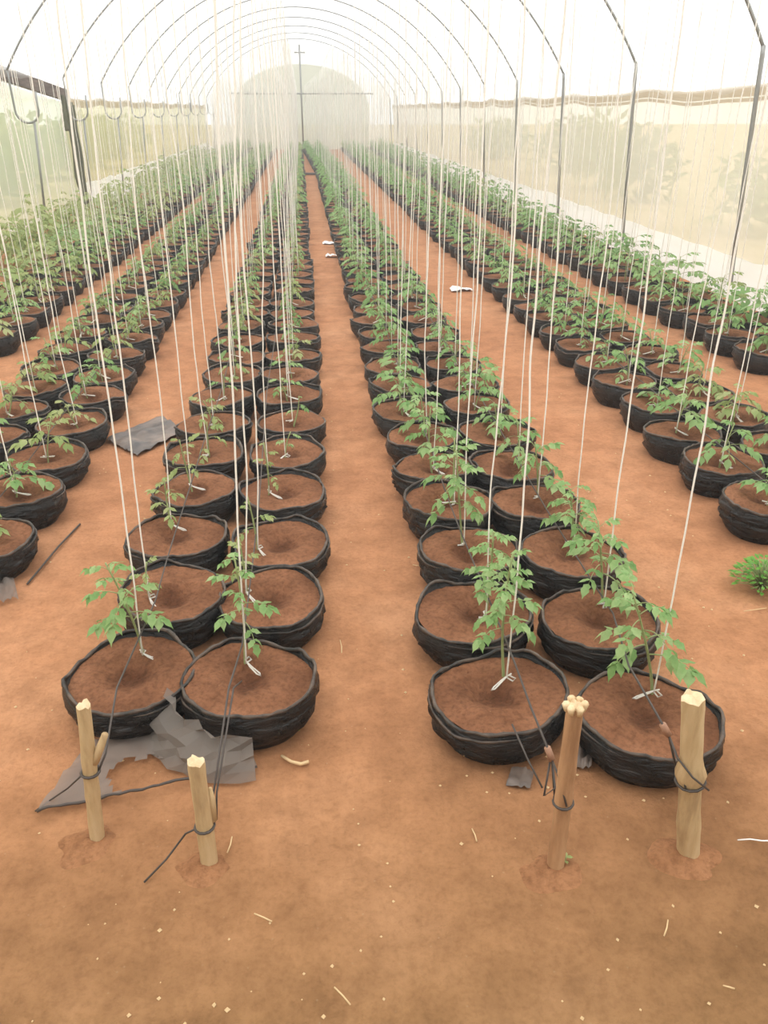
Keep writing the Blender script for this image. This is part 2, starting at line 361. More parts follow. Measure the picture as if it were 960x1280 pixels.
for i, (x, y, s, h) in enumerate(BUSH):
    o = link('bush', BM[i % 3]); o.location = (x, y, -.08); o.scale = (s, s, h); o.rotation_euler.z = i * 1.3
    sd_ = 1 if x > 0 else -1; cnt[sd_] += 1
    tag(o, 'green bush outside showing dimly through the %s net, %s from the front' % ('right' if x > 0 else 'left', ordinal(cnt[sd_])), 'bush', 'bushes outside the nets')

# ------------------------------------------------------------------ grow bags
def bag_set(seed, N, rows, fine):
    R = random.Random(seed); ph = [R.uniform(0, 6.28) for _ in range(6)]; am = [R.uniform(.5, 1.2) for _ in range(6)]
    pin = [R.uniform(0, 6.28) for _ in range(2)]
    def rad(a): return 1.01 + .045 * sum(math.exp(-((math.remainder(a - p_, 2 * PI)) / .17) ** 2) for p_ in pin) + .042 * am[0] * math.sin(2 * a + ph[0]) + .030 * am[1] * math.sin(3 * a + ph[1]) + .018 * am[2] * math.sin(5 * a + ph[2]) + (.022 * nz(math.cos(a) * 4, math.sin(a) * 4, seed) if fine else 0)
    def zt(a): return .124 + .010 * sum(math.exp(-((math.remainder(a - p_, 2 * PI)) / .16) ** 2) for p_ in pin) + .008 * am[3] * math.sin(a + ph[3]) + .006 * am[4] * math.sin(3 * a + ph[4]) + (.006 * nz(math.cos(a) * 3, math.sin(a) * 3, seed + 20) if fine else 0)
    RT = .172
    m = MB(); ang = [2 * PI * i / N for i in range(N)]; vs = []
    for j in range(rows + 1):
        u = j / rows; base = .140 + (.177 - .140) * (1 - (1 - min(1, u * 1.25)) ** 1.8)
        if u > .8: base -= .006 * (u - .8) / .2
        for a in ang:
            z = zt(a) * u
            r = base * (1 + (rad(a) - 1) * (.4 + .6 * u))
            if fine:
                wv = nz(math.cos(a) * 1.9 + 7, math.sin(a) * 1.9, u * 6 + seed)
                w2 = nz(math.cos(a) * 5, math.sin(a) * 5 + 4, u * 5 + seed * 3)
                r += (.015 * (1 - 2.4 * abs(wv)) + .006 * w2) * math.sin(PI * min(1, u * 1.15)) * .9
            vs.append((r * math.cos(a), r * math.sin(a), z - .006 * (j == 0)))
    fs = [(j * N + i, j * N + (i + 1) % N, (j + 1) * N + (i + 1) % N, (j + 1) * N + i) for j in range(rows) for i in range(N)]
    fs.append(tuple(range(N))[::-1])
    o = len(vs)                                              # inner lip down to the soil
    for a in ang: vs.append((.163 * rad(a) * math.cos(a), .163 * rad(a) * math.sin(a), zt(a) - .022))
    fs += [(rows * N + i, rows * N + (i + 1) % N, o + (i + 1) % N, o + i) for i in range(N)]
    m.add(vs, fs); bag = m.mesh('bag', M_poly)
    m = MB(); pts = []; rs = []
    for i, a in enumerate(ang):
        k = nz(math.cos(a) * 6, math.sin(a) * 6, seed + 40)
        r = (RT - .001 + .003 * k) * rad(a); pts.append((r * math.cos(a), r * math.sin(a), zt(a) + (.004 * nz(math.cos(a) * 9, math.sin(a) * 9, seed) if fine else 0)))
        rs.append(.0052 * (1 + (.7 * nz(math.cos(a) * 8, math.sin(a) * 8, seed + 60) if fine else 0)))
    m.tube(pts, rs, 7 if fine else 5, closed=True)
    if fine:                                                 # a second, lower turn of the rolled edge along part of the rim
        a0 = ph[5]; seg = [a0 + k * .09 for k in range(26)]
        m.tube([((RT + .006) * rad(a) * math.cos(a), (RT + .006) * rad(a) * math.sin(a), zt(a) - .011 - .008 * math.sin((a - a0) * 1.4)) for a in seg], [.0045 * math.sin(PI * (.05 + .9 * k / 25)) for k in range(26)], 6)
    rim = m.mesh('rolled_rim', M_rim)
    m = MB(); RR = 12 if fine else 4; vs = [(0, 0, .09)]; hx, hy = R.uniform(-.03, .03), R.uniform(-.02, .03)
    for j in range(1, RR + 1):
        q = j / RR
        for a in ang:
            r = .166 * rad(a) * q; x, y = r * math.cos(a), r * math.sin(a)
            d = math.hypot(x - hx, y - hy) / .06
            z = .112 - .028 * math.exp(-d * d) + .007 * math.exp(-(d - 1.5) ** 2 * 3) + .004 * q ** 6 + .005 * nz(x * 14, y * 14, seed) + (.004 * nz(x * 45, y * 45, seed) + .003 * nz(x * 90, y * 90, seed) if fine else 0)
            vs.append((x, y, z))
    fs = [(0, 1 + i, 1 + (i + 1) % N) for i in range(N)]
    fm = [0] * N
    for j in range(RR - 1):
        fs += [(1 + j * N + i, 1 + (j + 1) * N + i, 1 + (j + 1) * N + (i + 1) % N, 1 + j * N + (i + 1) % N) for i in range(N)]
    vs[0] = (0, 0, sum(v[2] for v in vs[1:1 + N]) / N)
    m.add(vs, fs); soil = m.mesh('soil', M_soil)
    return bag, rim, soil
BAG_F = [bag_set(s, 60, 16, True) for s in range(1, 8)]
BAG_M = [bag_set(s, 30, 7, True) for s in range(11, 16)]
BAG_L = [bag_set(s, 16, 3, False) for s in range(21, 25)]

# ------------------------------------------------------------------ leaves
def leaflet_pts(L, W, curl, fold, rows=6):
    vs = []
    for i in range(rows + 1):
        t = i / rows; wd = W * (math.sin(PI * t ** .75) ** .85) * (1 - .15 * t) if 0 < t < 1 else .0
        z = -curl * L * t * t
        wob = .10 * W * math.sin(t * 14)
        vs += [(L * t, wd / 2 + (wob if 0 < t < 1 else 0), z + fold * wd), (L * t, 0, z), (L * t, -wd / 2 - (wob if 0 < t < 1 else 0), z + fold * wd)]
    fs = []
    for i in range(rows):
        a = 3 * i; fs += [(a, a + 1, a + 4, a + 3), (a + 1, a + 2, a + 5, a + 4)]
    return vs, fs
LEAFLET = {}
for mk, mat in (('g', M_leaf), ('y', M_leafy)):
    LEAFLET[mk] = []
    for q, (Wd, cu, fo) in enumerate([(.58, .30, .10), (.54, .55, .16), (.62, .18, .05)]):
        m = MB(); m.add(*leaflet_pts(1, Wd, cu, fo)); LEAFLET[mk].append(m.mesh('leaflet', mat))
def rachis(t, droop): return Vector((t * (1 - .18 * droop * t), 0, .16 * math.sin(t * 2.2) - droop * t * t * .55))
LEAFTYPE = [(.35, 7), (.75, 7), (1.05, 5)]
def leaf_layout(kind, R):
    droop, n = LEAFTYPE[kind]; out = []
    ts = [.48, .74, .96] if n == 7 else [.6, .9]
    for i, t in enumerate(ts):
        p = rachis(t, droop); s = (.36, .43, .40)[i] if n == 7 else (.40, .44)[i]
        for sg in (1, -1): out.append((p, sg * R.uniform(.85, 1.2), R.uniform(.05, .45) + droop * .25, sg * R.uniform(-.2, .35), s * R.uniform(.88, 1.12)))
    out.append((rachis(1.0, droop), R.uniform(-.15, .15), .25 + droop * .6, 0, .48))
    return out
LAY = [leaf_layout(k, random.Random(50 + k)) for k in range(3)]
RACH = []
for k in range(3):
    m = MB(); m.tube([rachis(t, LEAFTYPE[k][0]) for t in np.linspace(0, 1, 9)], [.020 - .010 * t for t in np.linspace(0, 1, 9)], 5); RACH.append(m.mesh('leaf', M_stem))
def lf_matrix(p, yaw, pitch, roll, s): return Matrix.Translation(p) @ Euler((roll, pitch, yaw), 'XYZ').to_matrix().to_4x4() @ Matrix.Scale(s, 4)
def joined_leaf(kind, mk, rows, sub=True):
    m = MB(); 
    if sub: m.tube([rachis(t, LEAFTYPE[kind][0]) for t in np.linspace(0, 1, 5)], .013, 3, 0, False)
    for (p, yw, pt, rl, s) in LAY[kind]:
        vs, fs = leaflet_pts(1, .58, .35, .1, rows); mt = lf_matrix(p, yw, pt, rl, s)
        m.add([mt @ Vector(v) for v in vs], fs, 1)
    return m
JLEAF = {mk: [joined_leaf(k, mk, 4).mesh('leaf', [M_stem, M_leaf if mk == 'g' else M_leafy]) for k in range(3)] for mk in 'gy'}
def plant_plan(h, lean, nl, L, seed):
    """stem points and leaf frames (attach point, azimuth, elevation, length, kind)"""
    R = random.Random(seed); bx, by = R.uniform(-.012, .012), R.uniform(-.012, .012)
    def sp_(t): return Vector((lean[0] * t ** 1.3 + bx * math.sin(PI * t), lean[1] * t ** 1.3 + by * math.sin(PI * t), h * t))
    lv = []; az = R.uniform(0, 6.28)
    for i in range(nl):
        t = .42 + .58 * (i + .3) / nl; az += 2.4 + R.uniform(-.35, .35)
        el = -.15 + 1.0 * (t - .3) + R.uniform(-.2, .25)
        lv.append((sp_(min(1, t)), az, el, L * (1.0 - .45 * max(0, t - .55) / .45) * R.uniform(.82, 1.15), R.choice((0, 0, 1, 1, 2)) if t < .8 else R.choice((0, 1))))
    return [sp_(t) for t in np.linspace(0, 1, 8)], lv
def leaf_mat(p, az, el, L): return Matrix.Translation(p) @ Euler((0, -el, az), 'XYZ').to_matrix().to_4x4() @ Matrix.Scale(L, 4)
def foliage_mesh(seed, mk, h, nl, L, rows):
    st, lv = plant_plan(h, (0, 0), nl, L, seed); m = MB()
    for (p, az, el, l, k) in lv:
        mt = leaf_mat(p, az, el, l); j = joined_leaf(k, mk, rows, rows > 2)
        m.add([mt @ Vector(v) for v in j.v], j.f, 0)
        m.m[-len(j.f):] = j.m
    return m, st
FOL = {}
for mk in 'gy':
    for q in range(5):
        m, st = foliage_mesh(200 + q, mk, .20, 9 + q % 4, .12, 3); s = MB(); s.tube(st, [.0035] * 4 + [.0028] * 4, 5)
        FOL[mk, q] = (m.mesh('foliage', [M_stem, M_leaf if mk == 'g' else M_leafy]), s.mesh('stem', M_stem))

# ------------------------------------------------------------------ the rows
KP = 1.028
SP = .388 * KP
COLS = {  # x, first y, leaf colour share of yellow, size, phrase, twig density
 'A': (-.46, [1.78, 2.16, 2.55, 2.94, 3.31], .35, .62, 'outer column left of middle path'),
 'B': (-.12, [1.71, 2.12, 2.47, 2.88, 3.28], .55, .58, 'inner column left of middle path'),
 'C': (.49, [1.60, 1.98, 2.34, 2.72, 3.05], .0, 1.0, 'inner column right of middle path'),
 'D': (.835, [1.49, 1.90, 2.29, 2.67, 3.03], .05, .95, 'outer column right of middle path'),
 'I': (-1.17, [2.58, 2.98, 3.36, 3.78], .4, .75, 'near column of second row leftward'),
 'J': (-1.51, [3.20], .35, .85, 'far column of second row leftward'),
 'E': (1.74, [2.24, 2.62, 3.01, 3.38], .1, .95, 'near column of second row rightward'),
 'F': (2.08, [2.78], .15, .95, 'far column of second row rightward'),
 'G': (2.82, [4.30], .1, 1.2, 'near column of third row rightward'),
 'H': (3.16, [4.75], .15, 1.6, 'column beside the right wall'),
 'K': (-2.12, [5.15], .65, 1.15, 'near column of third row leftward'),
 'L': (-2.46, [5.95], .85, 1.7, 'column beside the left wall'),
}
COLS = {c: (v[0] * KP, [q * KP for q in v[1]]) + v[2:] for c, v in COLS.items()}
FIX = {('A', 0): (-.51, 1.78), ('A', 1): (-.46, 2.16), ('A', 2): (-.50, 2.55), ('B', 0): (-.20, 1.71), ('B', 1): (-.15, 2.12), ('B', 2): (-.13, 2.47),
       ('C', 0): (.45, 1.60), ('C', 1): (.45, 1.97), ('C', 2): (.51, 2.34), ('D', 0): (.80, 1.49), ('D', 1): (.82, 1.90), ('D', 2): (.85, 2.29)}
# (base px, tip px, leaves, leaf length, yellow) for the plants one can see in detail
FIX = {k_: (v[0] * KP, v[1] * KP) for k_, v in FIX.items()}
PL = {('A', 0): ((180, 822), (134, 716), 13, .098, 0), ('B', 0): ((306, 832), (294, 710), 11, .08, 0), ('C', 0): ((630, 850), (640, 708), 18, .082, 0),
      ('D', 0): ((803, 847), (788, 752), 13, .105, 0), ('A', 1): ((190, 752), (184, 708), 4, .05, 1), ('B', 1): ((304, 745), (300, 682), 5, .06, 1),
      ('C', 1): ((606, 775), (616, 676), 15, .088, 0), ('D', 1): ((742, 742), (746, 662), 13, .105, 0), ('A', 2): ((214, 660), (206, 606), 7, .075, 1),
      ('B', 2): ((322, 690), (310, 628), 4, .06, 1), ('C', 2): ((578, 685), (570, 575), 14, .10, 0), ('D', 2): ((708, 668), (712, 618), 12, .10, 0),
      ('A', 3): ((240, 612), (225, 556), 6, .07, 1), ('B', 3): ((336, 620), (330, 560), 5, .065, 1), ('C', 3): ((566, 632), (568, 556), 9, .10, 0), ('D', 3): ((672, 625), (668, 560), 9, .105, 0),
      ('C', 4): ((540, 590), (538, 518), 10, .11, 0), ('D', 4): ((648, 580), (645, 528), 9, .105, 0)}
SITES = []
for c, (x, ys_, yel, size, ph) in COLS.items():
    y = None; k = 0
    while True:
        if k < len(ys_): y = ys_[k]
        else: y += SP * rnd.uniform(.96, 1.04)
        if y > Y1 - 1.2: break
        xx = x + rnd.uniform(-.018, .018); yy = y + rnd.uniform(-.012, .012)
        if (c, k) in FIX: xx, yy = FIX[c, k]
        if c in 'C' and y > 22: xx -= (y - 22) / 16 * .34
        if c in 'D' and y > 22: xx -= (y - 22) / 16 * .20
        px, py, dep = proj((xx, yy, .1))
        SITES.append(dict(c=c, k=k, x=xx, y=yy, dep=dep, px=px, py=py, yel=yel, size=size, ph=ph)); k += 1
def in_view(s):                              # keep every bag that shows in the frame, if only in part
    q = 175 / s['dep']; return s['px'] + q > 5 and s['px'] - q < 955 and s['py'] < 1275
SITES = [s for s in SITES if in_view(s)]
vis = sorted(SITES, key=lambda s: s['dep'])
NEAR = vis[:290]; FAR = vis[290:]
perc = {}
for s in sorted(NEAR, key=lambda s: (s['c'], s['k'])):
    perc[s['c']] = perc.get(s['c'], 0) + 1; s['n'] = perc[s['c']]
WIRE_Z = 2.35
# twine meshes: a knot loop at the bottom, slightly wavy, up to the overhead wire
def twine_mesh(seed, h, r, n, sides, loop):
    m = MB(); pts = []
    for i in range(n + 1):
        t = i / n; e = math.sin(PI * t) ** .5
        pts.append((e * (.016 * nz(t * 3.1, seed) + .005 * nz(t * 14, seed, 5)), e * (.016 * nz(t * 3.1, seed, 9) + .005 * nz(t * 14, seed, 13)), h * t))
    m.tube(pts, r, sides)
    if loop:
        m.tube([(.0, -.002, .004), (-.012, -.02, -.004), (-.026, -.042, -.012), (-.034, -.046, -.014), (-.030, -.034, -.012), (-.012, -.012, -.002), (.002, 0, .006), (.012, .004, .012)], r * .95, 5)
        m.tube([(0, 0, .0), (.018, -.012, .0), (.024, -.004, .004), (.006, .003, .006)], r * .95, 5)
    return m.mesh('twine', M_twine)
TW_H = WIRE_Z - .2
TW_F = [twine_mesh(s, TW_H, .0024, 60, 6, True) for s in range(6)]
TW_M = [twine_mesh(s + 20, TW_H, .0026, 36, 4, True) for s in range(6)]
TW_L = [twine_mesh(s + 40, TW_H, .0030, 22, 3, False) for s in range(8)]

def look(s, mk):
    if s['size'] >= 1.0: a = 'bushy'
    elif s['size'] >= .8: a = 'leafy'
    else: a = 'sparse'
    return a + (' yellowing' if mk == 'y' else ' green')
stem_cache = {}
for s in NEAR:
    c, k = s['c'], s['k']; R = random.Random(hash((ord(c), k)) & 0xffff)
    lvl = 0 if s['dep'] < 3.4 else (1 if s['dep'] < 5.2 else 2)
    bset = R.choice(BAG_F if s['dep'] < 3.6 else BAG_M if s['dep'] < 7 else BAG_L)
    spec = PL.get((c, k))
    mk = 'y' if (spec[4] if spec else R.random() < s['yel']) else 'g'
    t = empty('potted_seedling', (s['x'], s['y'], 0))
    tag(t, '%s seedling in black bag, %s in %s' % (look(s, mk), ordinal(s['n']), s['ph']), 'potted plant', 'seedlings in black grow bags')
    rz = R.uniform(0, 6.28); sq = R.uniform(.97, 1.03)
    def place(o):
        o.rotation_euler = (0, 0, rz); o.scale = (sq * .99, .99 / sq, R.uniform(.94, 1.08)); return o
    bg_ = place(link('bag', bset[0], t))
    link('rolled_rim', bset[1], bg_)
    sl = link('soil', bset[2], t); sl.rotation_euler = bg_.rotation_euler; sl.scale = bg_.scale
    zb = .092
    # plant
    if spec:
        bpt = onz(spec[0][0], spec[0][1], zb + .01); bpt = Vector((min(max(bpt.x, s['x'] - .08), s['x'] + .08), min(max(bpt.y, s['y'] - .09), s['y'] + .09), zb))
        tip = ony(spec[1][0], spec[1][1], bpt.y - .02); h = max(.09, (tip.z - zb)) * 1.10; lean = (tip.x - bpt.x, -.02); nl, L = spec[2], spec[3]
    else:
        bpt = Vector((s['x'] + R.uniform(-.03, .03), s['y'] + R.uniform(-.03, .03), zb)); h = R.uniform(.15, .24) * (.55 + .45 * s['size']); lean = (R.uniform(-.05, .05), R.uniform(-.05, .02))
        nl = max(5, int(R.uniform(8, 12) * s['size'])); L = R.uniform(.11, .135) * (.5 + .5 * s['size'])
        if c in 'AB' and R.random() < .25: nl = 3; L *= .7
    s['base'] = bpt; s['mk'] = mk; loc = bpt - Vector((s['x'], s['y'], 0))
    if lvl < 2:
        st, lv = plant_plan(h, lean, nl, L, 1000 + k * 13 + ord(c))
        m = MB(); m.tube([Vector((0, 0, -.02))] + st, [.0042] * 3 + [.0035] * 3 + [.0026] * 3, 6); o = m.build('stem', M_stem, t); o.location = loc
        for (p, az, el, l, kd) in lv:
            if lvl == 0:
                lo = link('leaf', RACH[kd], t); lo.matrix_local = Matrix.Translation(loc) @ leaf_mat(p, az, el, l)
                for q, (pp, yw, pt, rl, ss) in enumerate(LAY[kd]):
                    le = link('leaflet', LEAFLET[mk][(q + kd) % 3], lo); le.matrix_local = lf_matrix(pp, yw, pt, rl, ss)
            else:
                lo = link('leaf', JLEAF[mk][kd], t); lo.matrix_local = Matrix.Translation(loc) @ leaf_mat(p, az, el, l)
    else:
        fo, stm = FOL[mk, R.randrange(5)]; ax = R.uniform(0, 6.28); sc = h / .20
        o = link('stem', stm, t); o.location = loc; o.rotation_euler = (R.uniform(-.15, .15), R.uniform(-.15, .15), ax); o.scale = (sc,) * 3
        f_ = link('foliage', fo, t); f_.location = loc; f_.rotation_euler = o.rotation_euler; f_.scale = (sc * L / .115,) * 2 + (sc,); f_['kind'] = 'stuff'

# twines, one per plant
for s in NEAR:
    R = random.Random(hash((ord(s['c']), s['k'], 5)) & 0xffff)
    me = R.choice(TW_F if s['dep'] < 4 else TW_M if s['dep'] < 7 else TW_L)
    wx = COLS[s['c']][0] + R.uniform(-.02, .02)
    o = link('twine', me); b_ = s['base'] + Vector((R.uniform(-.006, .006), -.012, .028))
    o.location = b_; top = Vector((wx, b_.y + R.uniform(-.03, .03), WIRE_Z)); d = top - b_
    o.rotation_euler = d.to_track_quat('Z', 'Y').to_euler(); o.scale = (1, 1, d.length / TW_H)
    tag(o, 'white twine rising from %s bag in %s' % (ordinal(s['n']), s['ph']), 'twine', 'white support twines')
# overhead wires the twines are tied to
for c, (x, ys_, yel, size, ph) in COLS.items():
    m = MB(); m.tube([(x, y, WIRE_Z + .004 * math.sin(y)) for y in np.linspace(Y0, Y1, 30)], .0016, 4)
    tag(m.build('overhead_wire', M_steel), 'thin overhead wire holding the twines of the ' + ph, 'wire', 'overhead support wires')

# everything farther than the nearest 290: three joined masses
def join(name, parts, mats):
    """parts: list of (verts Nx3 array, faces list-of-tuples, material index list)"""
    V = np.concatenate([p[0] for p in parts]); off = 0; loops = []; starts = []; tot = []; mi = []; ls = 0
    for (v, fl, cnts, m_) in parts:
        loops.append(fl + off); off += len(v); tot.append(cnts); mi.append(m_)
    loops = np.concatenate(loops); tot = np.concatenate(tot); mi = np.concatenate(mi)
    me = bpy.data.meshes.new(name); me.vertices.add(len(V)); me.vertices.foreach_set('co', V.astype(np.float32).ravel())
    me.loops.add(len(loops)); me.loops.foreach_set('vertex_index', loops.astype(np.int32))
    me.polygons.add(len(tot)); st = np.concatenate([[0], np.cumsum(tot)[:-1]]); me.polygons.foreach_set('loop_start', st.astype(np.int32))
    me.polygons.foreach_set('material_index', mi.astype(np.int32)); me.polygons.foreach_set('use_smooth', np.ones(len(tot), bool))
    for m_ in mats: me.materials.append(m_)
    me.update(calc_edges=True); me.validate(); return link(name, me)
def flat(m): return (np.array(m.v), np.concatenate([np.array(f) for f in m.f]), np.array([len(f) for f in m.f]), np.array(m.m))
def from_mesh(me, mi): 
    return (np.array([v.co[:] for v in me.vertices]), np.concatenate([np.array(p.vertices[:]) for p in me.polygons]), np.array([len(p.vertices) for p in me.polygons]), np.full(len(me.polygons), mi))
lowbag = []
for q in range(4):
    bs = bag_set(70 + q, 12, 2, False); a = [from_mesh(bs[i], i) for i in range(3)]
    off = 0; L_ = []
    for (v, fl, cn, mi_) in a: L_.append(fl + off); off += len(v)
    lowbag.append((np.concatenate([x[0] for x in a]), np.concatenate(L_), np.concatenate([x[2] for x in a]), np.concatenate([x[3] for x in a])))
lowfol = [flat(foliage_mesh(300 + q, 'g', .23, 9, .135, 2)[0]) for q in range(5)]
lowtw = []
for q in range(5):
    me = twine_mesh(90 + q, TW_H, .0034, 8, 3, False); lowtw.append(from_mesh(me, 0))
def xf(p, loc, rz, s):
    c_, s_ = math.cos(rz), math.sin(rz); v = p[0] * np.array(s); v = np.stack([v[:, 0] * c_ - v[:, 1] * s_, v[:, 0] * s_ + v[:, 1] * c_, v[:, 2]], 1) + np.array(loc)
    return (v, p[1], p[2], p[3])
pb, pf, pfy, pt_ = [], [], [], []
for s in FAR:
    R = rnd; pb.append(xf(R.choice(lowbag), (s['x'], s['y'], 0), R.uniform(0, 6.28), (1, 1, R.uniform(.92, 1.1))))
    q = (.7 + .3 * s['size']) * R.uniform(.85, 1.25)
    (pfy if R.random() < s['yel'] * .8 else pf).append(xf(R.choice(lowfol), (s['x'] + R.uniform(-.03, .03), s['y'], .095), R.uniform(0, 6.28), (q, q, q * 1.15)))
    pt_.append(xf(R.choice(lowtw), (s['x'], s['y'], .12), R.uniform(0, 6.28), (1, 1, (WIRE_Z - .12) / TW_H)))
tag(join('far_grow_bags', pb, [M_poly, M_rim, M_soil]), 'black soil-filled bags receding in rows toward the far end wall', 'grow bags', None, 'stuff')
tag(join('far_seedlings', pf, [M_stem, M_leaf]), 'green seedlings of the distant rows near the far end wall', 'seedlings', None, 'stuff')
tag(join('far_yellow_seedlings', pfy, [M_stem, M_leafy]), 'yellowing seedlings scattered among the distant rows', 'seedlings', None, 'stuff')
tag(join('far_twines', pt_, [M_twine]), 'white twines hanging over the distant rows like a veil', 'twines', None, 'stuff')

# ------------------------------------------------------------------ stakes
def stake(name, label, bpx, tpx, r, mat, knobs, cut, seed):
    b_ = onz(*bpx); tp = ony(tpx[0], tpx[1], b_.y); d = tp - b_
    t = empty(name, b_); tag(t, label, 'stake', 'wooden stakes at the row ends')
    m = MB(); K = 22; n = 14; vs = []
    ax = d.normalized(); a = ax.orthogonal().normalized(); bb = ax.cross(a)
    for i in range(K + 1):
        u = -.10 + 1.10 * i / K
        rr = r * (1.0 - .12 * u + .05 * nz(u * 5, seed)); 
        for (ku, ka, kw) in knobs: rr *= 1 + ka * math.exp(-((u - ku) / kw) ** 2)
        for j in range(n):
            q = 2 * PI * j / n; r2 = rr * (1 + .07 * nz(math.cos(q) * 2, math.sin(q) * 2, u * 3 + seed) + .03 * math.sin(2 * q + seed))
            w_ = d * u + (a * math.cos(q) + bb * math.sin(q)) * r2
            if i == K: w_ += ax * .012 * nz(math.cos(q) * 3, math.sin(q) * 3, seed + 7)
            vs.append(w_)
    fs = [(i * n + j, i * n + (j + 1) % n, (i + 1) * n + (j + 1) % n, (i + 1) * n + j) for i in range(K) for j in range(n)]
    m.add(vs, fs); m.build('shaft', mat, t)
    m = MB(); ctr = d * 1.0 + ax * .004; tv = [ctr] + [ctr + (vs[K * n + j] - d) * .55 + ax * .003 * (j % 3) for j in range(n)] + [vs[K * n + j] for j in range(n)]
    m.add(tv, [(0, 1 + j, 1 + (j + 1) % n) for j in range(n)] + [(1 + j, 1 + n + j, 1 + n + (j + 1) % n, 1 + (j + 1) % n) for j in range(n)])
    if cut:                                                       # splintered, hammered head
        for q in range(6):
            an_ = q * 1.05 + .3 * nz(q * 1.7); c_ = d + (a * math.cos(an_) + bb * math.sin(an_)) * r * .8
            m.tube([c_ - ax * .012, c_ + ax * .006 + (a * math.cos(an_) + bb * math.sin(an_)) * .003, c_ + ax * (.009 + .006 * nz(q * 2.3)) + (a * math.cos(an_) + bb * math.sin(an_)) * .005], [.006, .0085, .0045], 6)
    m.build('cut_top', M_cut, t)
    return t, b_, d, a, bb, ax
def band(t, d, a, bb, ax, u, r, turns=1.3, mat=None, name='binding'):
    m = MB(); m.tube([d * u + ax * (.004 * (q / 12.)) + (a * math.cos(q * .5) + bb * math.sin(q * .5)) * r for q in range(int(12.6 * turns) + 1)], .0032, 6); return m.build(name, mat or M_line, t)
S1 = stake('wooden_stake', 'thin split pale stake, leftmost of the four stakes', (122, 1048), (104, 882), .0165, M_wood_a, [(.36, .10, .05), (.62, .12, .04)], False, 1)
S2 = stake('wooden_stake', 'short pale stake in front of the film-wrapped bag, second from left', (262, 1078), (245, 952), .0190, M_wood_a, [(.45, .06, .06), (.95, .08, .06)], False, 2)
S3 = stake('wooden_stake', 'reddish stake with splintered top, leaning right before the bags right of path', (694, 1082), (719, 882), .0190, M_wood_b, [(.62, .10, .03), (.45, .06, .03)], True, 3)
S4 = stake('wooden_stake', 'thick pale knobbly stake, rightmost of the four stakes', (860, 1066), (866, 872), .0245, M_wood_a, [(.55, .42, .05), (.22, .10, .04), (.95, .06, .05)], False, 4)
band(S1[0], *S1[2:], .52, .0195); band(S2[0], *S2[2:], .37, .021); band(S3[0], *S3[2:], .42, .0205); band(S4[0], *S4[2:], .49, .030)
# side stub on the left stake
m = MB(); m.tube([S1[2] * .60 + Vector((.012, -.004, 0)), S1[2] * .70 + Vector((.026, -.004, 0)), S1[2] * .80 + Vector((.040, -.003, 0))], [.009, .009, .007], 8); m.build('side_stub', M_wood_a, S1[0])
m = MB(); m.tube([S2[2] * .42 + Vector((.02, .004, 0)), S2[2] * .62 + Vector((.021, .006, 0)), S2[2] * .72 + Vector((.02, .008, 0))], [.008, .008, .004], 8); m.build('side_stub', M_wood_a, S2[0])

# ------------------------------------------------------------------ drip lines (dark tubes over the bags, tied to the stakes)
def line(pts, r=.0026, label='', ferrule=None, extra=()):
    t = empty('drip_line', pts[0]); tag(t, label, 'drip line', 'dark drip lines over the bags')
    o0 = Vector(pts[0]); m = MB(); m.tube([Vector(p) - o0 for p in pts], r, 6); m.build('tube', M_line, t)
    if ferrule is not None:
        a, b_ = [Vector(q) - o0 for q in ferrule]; m = MB(); m.tube([a, b_], .0075, 8); m.build('ferrule', M_ferrule, t)
    for e in extra:
        m = MB(); m.tube([Vector(p) - o0 for p in e], r * .9, 6); m.build('loose_end', M_line, t)
    return t
def run(x, y0, seed, z=.200):
    out = []; y = y0
    while y < Y1 - 2:
        out.append(Vector((x + .025 * nz(y * .6, seed), y, z + .012 * nz(y * 1.3, seed, 4)))); y += .22 if y < 8 else .8
    return out
def at(S, u, dx=0., dy=0., dz=0.): return S[1] + S[2] * u + Vector((dx, dy, dz))
line([at(S1, .52, .016, .0), at(S1, .60, .03, .02), ony(146, 860, 1.62)] + run(-.49, 2.1, 1, .172), label='dark drip line running back from the leftmost stake',
     extra=[[at(S1, .52, -.016, -.004), onz(85, 985, .07), onz(60, 1002, .02), onz(44, 1014, .004)]])
line([at(S2, .37, .02, .0), at(S2, .6, .022, .02), ony(286, 860, 1.50)] + run(-.225, 1.85, 2, .175), label='dark drip line running back from the short pale stake',
     extra=[[at(S2, .37, -.02, -.004), onz(232, 1042, .07), onz(208, 1074, .02), onz(180, 1103, .004)], [at(S2, .42, .026, .004), at(S2, .62, .03, .022), ony(292, 860, 1.50), Vector((-.215, 1.7, .165))]])
fA = ony(684, 934, 1.27); fB = ony(690, 950, 1.262)
line([at(S3, .42, -.014, .012), fB, fA, ony(664, 885, 1.38), ony(644, 830, 1.55)] + run(.51, 1.9, 3, .178), label='dark drip line running back from the splintered stake', ferrule=(fA, fB),
     extra=[[fB, ony(694, 985, 1.22), ony(680, 995, 1.21), fB + Vector((-.004, 0, -.006))], [fB, at(S3, .60, -.018, 0), at(S3, .45, .0, -.022)], [ony(640, 905, 1.37), ony(660, 950, 1.30), ony(678, 985, 1.25)]])
fA = ony(828, 905, 1.27); fB = ony(836, 919, 1.262)
line([at(S4, .49, -.02, .015), fB, fA, ony(808, 870, 1.36), ony(786, 832, 1.50)] + run(.86, 1.9, 4, .178), label='dark drip line running back from the thick knobbly stake', ferrule=(fA, fB),
     extra=[[fB, ony(846, 946, 1.20), ony(866, 972, 1.165), ony(886, 988, 1.16)], [fB, at(S4, .60, -.022, 0), at(S4, .5, -.02, -.022)]])
line(run(-1.22, 2.55, 5, .16), label='dark drip line over the near column of second row leftward')
line(run(1.81, 2.25, 6, .16), label='dark drip line over the near column of second row rightward')
